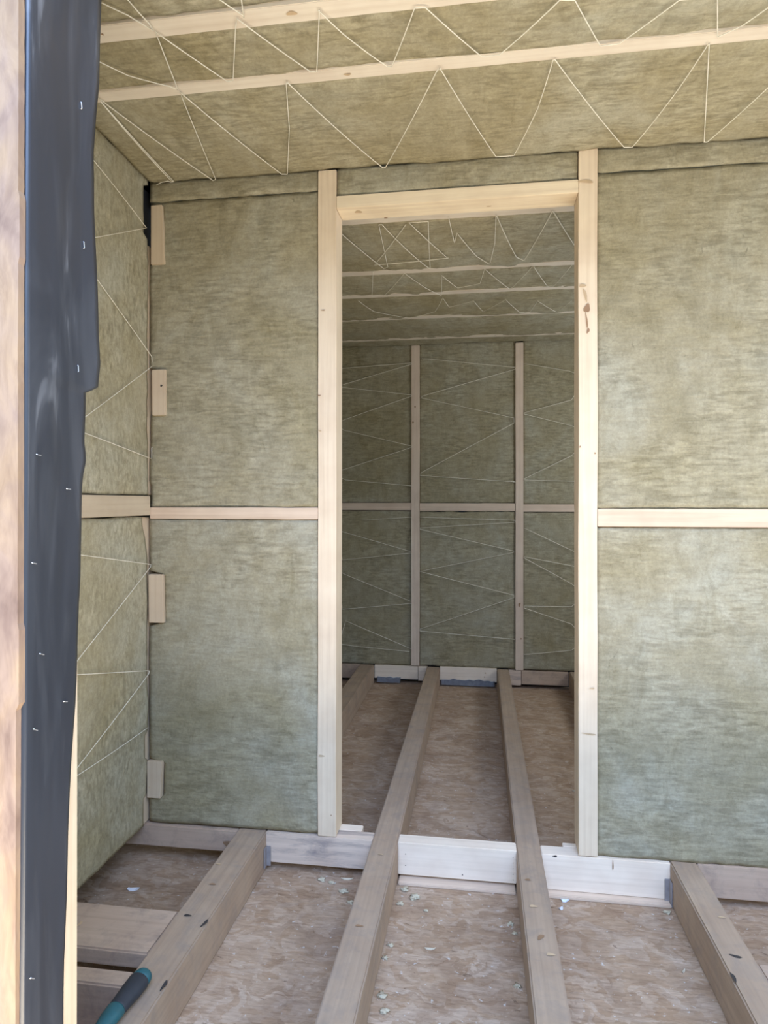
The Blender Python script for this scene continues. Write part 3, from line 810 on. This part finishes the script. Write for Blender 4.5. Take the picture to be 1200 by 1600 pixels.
twine(TWINE_rc_c, .0012, (0, 0, -1), 'faint twine on the rear room ceiling past the second batten', 0.05)
twine(TWINE_rc_d, .0010, (0, 0, -1), 'faint twine on the rear room ceiling past the third batten', 0.05)

# ------------------------------------------------------------------ doorway jamb where the viewer stands
board('jamb_stud', -0.744, -0.6805, -1.095, -0.9805, FL + .001, 2.095, M_STUD, 0.001,
      label='bright timber jamb beside the dark membrane', cat='stud')
# weathered sheathing with chipped edge
bm = bmesh.new()
prof = []
n = 260
for i in range(n + 1):
    z = FL - 0.3 + (2.6) * i / n
    e = -0.6825 - 0.0012 * abs(noise.noise(Vector((z * 30, 3, 0))))
    if 1.415 < z < 1.52: e = -0.6805
    if 0.745 < z < 0.865: e = -0.6805
    if z < 0.745: e -= 0.0025
    prof.append((e, z))
fr = [bm.verts.new((x, -1.125, z)) for x, z in prof] + [bm.verts.new((-1.25, -1.125, prof[-1][1])), bm.verts.new((-1.25, -1.125, prof[0][1]))]
f = bm.faces.new(fr)
r = bmesh.ops.extrude_face_region(bm, geom=[f])
bmesh.ops.translate(bm, vec=(0, 0.0135, 0), verts=[g for g in r['geom'] if isinstance(g, bmesh.types.BMVert)])
bmesh.ops.recalc_face_normals(bm, faces=bm.faces)
tag(link('sheathing_board', bm, M_SHEATH), 'stained pinkish brown sheathing board at the far left edge', 'board')

# membrane: wraps the front corner of the jamb and hangs past its inner edge
MEMBRANE_EDGE = [(-0.9298, 1.9779), (-0.9297, 1.9549), (-0.9335, 1.8833), (-0.9353, 1.8019), (-0.9429, 1.7403), (-0.9485, 1.6691), (-0.9464, 1.5684), (-0.9405, 1.4914), (-0.9364, 1.4130), (-0.9343, 1.3565), (-0.9303, 1.3002), (-0.9341, 1.2765), (-0.9360, 1.2579), (-0.9514, 1.2507), (-0.9646, 1.2451), (-0.9645, 1.2151), (-0.9663, 1.1815), (-0.9681, 1.1591), (-0.9643, 1.1372), (-0.9643, 1.1238), (-0.9698, 1.1036), (-0.9734, 1.0813), (-0.9751, 1.0372), (-0.9768, 0.9822), (-0.9785, 0.9274), (-0.9820, 0.8730), (-0.9846, 0.8188), (-0.9871, 0.7540), (-0.9906, 0.7114), (-1.0009, 0.6286), (-1.0060, 0.5770), (-1.0110, 0.5045), (-1.0141, 0.3999), (-1.0207, 0.2983), (-1.0237, 0.1742), (-1.0269, 0.0928)]
STAPLES = [(-0.9821, 1.7337), (-0.9743, 1.4975), (-0.9901, 1.2811), (-1.0900, 1.1271), (-1.0156, 1.0760), (-1.0998, 0.9605), (-1.0819, 0.8172), (-1.0233, 0.7257), (-1.0964, 0.7045), (-1.1027, 0.3279)]
def edge_at(z):
    E = MEMBRANE_EDGE
    if z >= E[0][1]: return E[0][0]
    for (ya, za), (yb, zb) in zip(E, E[1:]):
        if zb <= z <= za:
            t = (za - z) / max(za - zb, 1e-6)
            return ya + (yb - ya) * t
    return E[-1][0]
bm = bmesh.new()
NZ, NU = 300, 16
rows = []
for i in range(NZ + 1):
    z = 2.10 - (2.10 - (FL + .004)) * i / NZ
    ye = edge_at(z)
    yn = -1.105 - 0.010 * (1.8 - z) / 1.6
    row = []
    # return strip on the sheathing side, rounded corner, then the main sheet
    cr = 0.007
    xs = -0.6785
    row.append(bm.verts.new((xs - 0.0075, yn - 0.002 + 0.0135 * 0, z)))
    for k in range(6):
        a = math.pi * 0.5 * k / 5
        row.append(bm.verts.new((xs - cr + cr * math.sin(a), yn + cr * 0 - 0.002 + cr * (1 - math.cos(a)), z)))
    y0 = yn - 0.002 + cr
    for k in range(1, NU + 1):
        t = k / NU
        y = y0 + (ye - y0) * t
        w = 0.0022 * noise.noise(Vector((t * 2.2, z * 3.0, 4))) + 0.0010 * noise.noise(Vector((t * 6, z * 9, 8)))
        over = max(0.0, y + 0.978)
        w += 0.0016 if (z > 1.246 and y > -1.045) else 0.0
        row.append(bm.verts.new((xs + 0.0012 + w * min(1, t * 3) + 0.12 * over, y, z)))
    rows.append(row)
for a, b_ in zip(rows, rows[1:]):
    for k in range(len(a) - 1):
        bm.faces.new((a[k], b_[k], b_[k + 1], a[k + 1]))
bmesh.ops.recalc_face_normals(bm, faces=bm.faces)
bmesh.ops.solidify(bm, geom=list(bm.faces), thickness=0.0012)
memb = link('membrane', bm, M_MEMB, smooth=True)
tag(memb, 'dark slate membrane strip stapled over the doorway jamb', 'membrane')
rots = [0.15, 0.1, 0.08, 1.45, 1.5, 1.35, 1.2, 1.25, 1.05, 0.9]
for (y, z), a in zip(STAPLES, rots):
    bm = bmesh.new()
    Lh = 0.0055
    dy, dz = math.sin(a) * Lh, math.cos(a) * Lh
    x = -0.6735
    tube(bm, [(x - .0012, y - dy, z + dz), (x, y - dy * .9, z + dz * .9), (x, y + dy * .9, z - dz * .9), (x - .0012, y + dy, z - dz)], 0.0008, 6)
    link('staple', bm, M_STAPLE, parent=memb)
# ------------------------------------------------------------------ tool on the joist
root = bpy.data.objects.new('hand_tool', None)
COL.objects.link(root)
root.location = (-0.7225, -0.70, 0.0)
tag(root, 'hand tool with a teal and black handle lying on the left joist', 'tool')
A = Vector((-0.7235, -0.664, 0.0212)); B = Vector((-0.735, -0.840, 0.0212))
ax = (B - A).normalized()
sv = ax.cross(Vector((0, 0, 1))).normalized(); tv = sv.cross(ax)
def lathe(name, prof_, mat, sq=0.82):
    bm_ = bmesh.new(); rr = []
    for s, r_ in prof_:
        rr.append([bm_.verts.new(A + ax * s + sv * (r_ * math.cos(2 * math.pi * k / 24)) + tv * (r_ * sq * math.sin(2 * math.pi * k / 24)) - root.location) for k in range(24)])
    for a, b_ in zip(rr, rr[1:]):
        for k in range(24):
            bm_.faces.new((a[k], a[(k + 1) % 24], b_[(k + 1) % 24], b_[k]))
    bm_.faces.new(rr[0][::-1]); bm_.faces.new(rr[-1])
    bmesh.ops.recalc_face_normals(bm_, faces=bm_.faces)
    return link(name, bm_, mat, parent=root, smooth=True)
cap = [(0.0 + 0.018 * (1 - math.cos(t)), 0.0205 * math.sin(t) + 0.0005) for t in [math.pi / 2 * k / 8 for k in range(9)]]
lathe('end_cap', cap + [(0.030, 0.0215)], M_TEAL)
lathe('grip', [(0.028, 0.0218), (0.032, 0.0232), (0.060, 0.0225), (0.085, 0.0205), (0.105, 0.0195), (0.110, 0.0180)], M_RUBBER)
lathe('collar', [(0.108, 0.0185), (0.112, 0.0200), (0.135, 0.0190), (0.160, 0.0150), (0.172, 0.0110)], M_TEAL)

# ------------------------------------------------------------------ brackets and debris
def bracket(x, y, z0, z1, label, sx=1):
    bm_ = bmesh.new()
    box_bm(bm_, x, x + 0.016, y - 0.004, y, z0, z1, 0.001)
    box_bm(bm_, x + (0.0 if sx < 0 else 0.012), x + (0.004 if sx < 0 else 0.016), y - 0.024, y, z0, z1, 0.001)
    tag(link('joist_bracket', bm_, M_STEEL), label, 'bracket')
bracket(-0.6725, -0.002, -0.104, -0.042, 'bent grey steel bracket beside the left joist', -1)
bracket(0.537, -0.002, -0.116, -0.046, 'grey steel bracket beside the right joist', 1)


def tuft(x, y, s, k, flat=0.55, label=None):
    bm_ = bmesh.new()
    bmesh.ops.create_icosphere(bm_, subdivisions=3, radius=1.0)
    for v_ in bm_.verts:
        n_ = noise.fractal(v_.co * 1.6 + Vector((k * 7.3, 0, 0)), 1, 2, 4)
        v_.co *= 0.75 + 0.8 * n_ + 0.35 * noise.noise(v_.co * 6)
        v_.co = Vector((v_.co.x * s * 1.3, v_.co.y * s, max(v_.co.z, -0.6) * s * flat))
    o_ = link('wool_tuft', bm_, M_TUFT, smooth=True, loc=(x, y, FL + s * flat * 0.58))
    tag(o_, label, 'insulation scrap', 'wool scraps on the subfloor')
tl = 'pale wool tuft, '
for k, (x, y, s, lb_) in enumerate([
        (-0.480, -0.035, .014, tl + 'left end of the heap before the weathered blocking'),
        (-0.450, -0.045, .010, tl + 'middle of the heap before the weathered blocking'),
        (-0.405, -0.085, .016, tl + 'below the weathered blocking, nearer the joist'),
        (-0.372, -0.135, .011, tl + 'close to the left side of the left long joist'),
        (-0.222, -0.050, .016, tl + 'in the angle of the left long joist and white blocking'),
        (-0.190, -0.085, .018, tl + 'largest one before the white blocking'),
        (-0.228, -0.120, .012, tl + 'right side of the left long joist, below the largest one'),
        (-0.150, -0.140, .009, tl + 'isolated one before the white blocking'),
        (-0.232, -0.300, .010, tl + 'right side of the left long joist, halfway'),
        (-0.238, -0.350, .009, tl + 'right side of the left long joist, past halfway'),
        (-0.228, -0.480, .014, tl + 'right side of the left long joist, second from the bottom edge'),
        (-0.215, -0.525, .013, tl + 'right side of the left long joist, at the bottom edge'),
        (0.088, -0.165, .011, tl + 'left side of the right long joist, upper one'),
        (0.097, -0.205, .009, tl + 'left side of the right long joist, second one'),
        (0.093, -0.400, .011, tl + 'left side of the right long joist, lower one'),
        (0.533, -0.050, .012, tl + 'beside the right steel bracket')]):
    tuft(x, y, s * 0.75, k, 0.5, lb_)


def scrap(x, y, s, mat, label, cat='scrap', rz=0.0, el=2.0):
    bm_ = bmesh.new()
    pts_ = []
    for k in range(9):
        t = 2 * math.pi * k / 9
        w = 1 + 0.35 * noise.noise(Vector((math.cos(t) * 2 + x * 50, math.sin(t) * 2, y * 30)))
        pts_.append(bm_.verts.new((math.cos(t) * s * el * w, math.sin(t) * s * w, 0.002 + 0.003 * math.cos(t * 2))))
    f_ = bm_.faces.new(pts_)
    r_ = bmesh.ops.extrude_face_region(bm_, geom=[f_])
    bmesh.ops.translate(bm_, vec=(0, 0, 0.002), verts=[g for g in r_['geom'] if isinstance(g, bmesh.types.BMVert)])
    bmesh.ops.recalc_face_normals(bm_, faces=bm_.faces)
    o_ = link('scrap', bm_, mat, loc=(x, y, FL - 0.0005))
    o_.rotation_euler = (0, 0, rz)
    tag(o_, label, cat)
scrap(0.249, -0.035, .006, M_FILM, 'blue-white plastic scrap against the right white blocking board', 'plastic scrap')
scrap(0.234, -0.075, .006, M_WHITEP, 'shiny white plastic scrap beside the right long joist', 'plastic scrap', 0.6, 1.2)
scrap(-0.405, -0.020, .0035, M_CHIP, 'long thin wood shaving on the heap of wool scraps', 'wood shaving', 0.1, 6)
scrap(-1.035, -0.165, .008, M_WHITEP, 'white scrap on the subfloor by the left wall', 'paper scrap', 0.2, 2.2)
scrap(-0.128, -0.300, .002, M_CHIP, 'tiny pale splinter on the subfloor between the two long joists', 'wood splinter', 0.1, 8)
scrap(0.505, -0.290, .0025, M_CHIP, 'tiny pale splinter on the subfloor left of the right joist', 'wood splinter', 0.8, 3)
scrap(0.385, 0.72, .003, M_CHIP, 'pale splinter on the rear room subfloor near the right door post', 'wood splinter', 0.1, 5)

# look-alikes carry a shared group
for o_ in bpy.data.objects:
    g_ = {'joist': 'floor joists', 'stud': 'upright studs and posts', 'batten': 'ceiling battens', 'rail': 'horizontal wall rails',
          'insulation': 'mineral wool panels'}.get(o_.get('category'))
    if g_ and 'group' not in o_:
        o_['group'] = g_
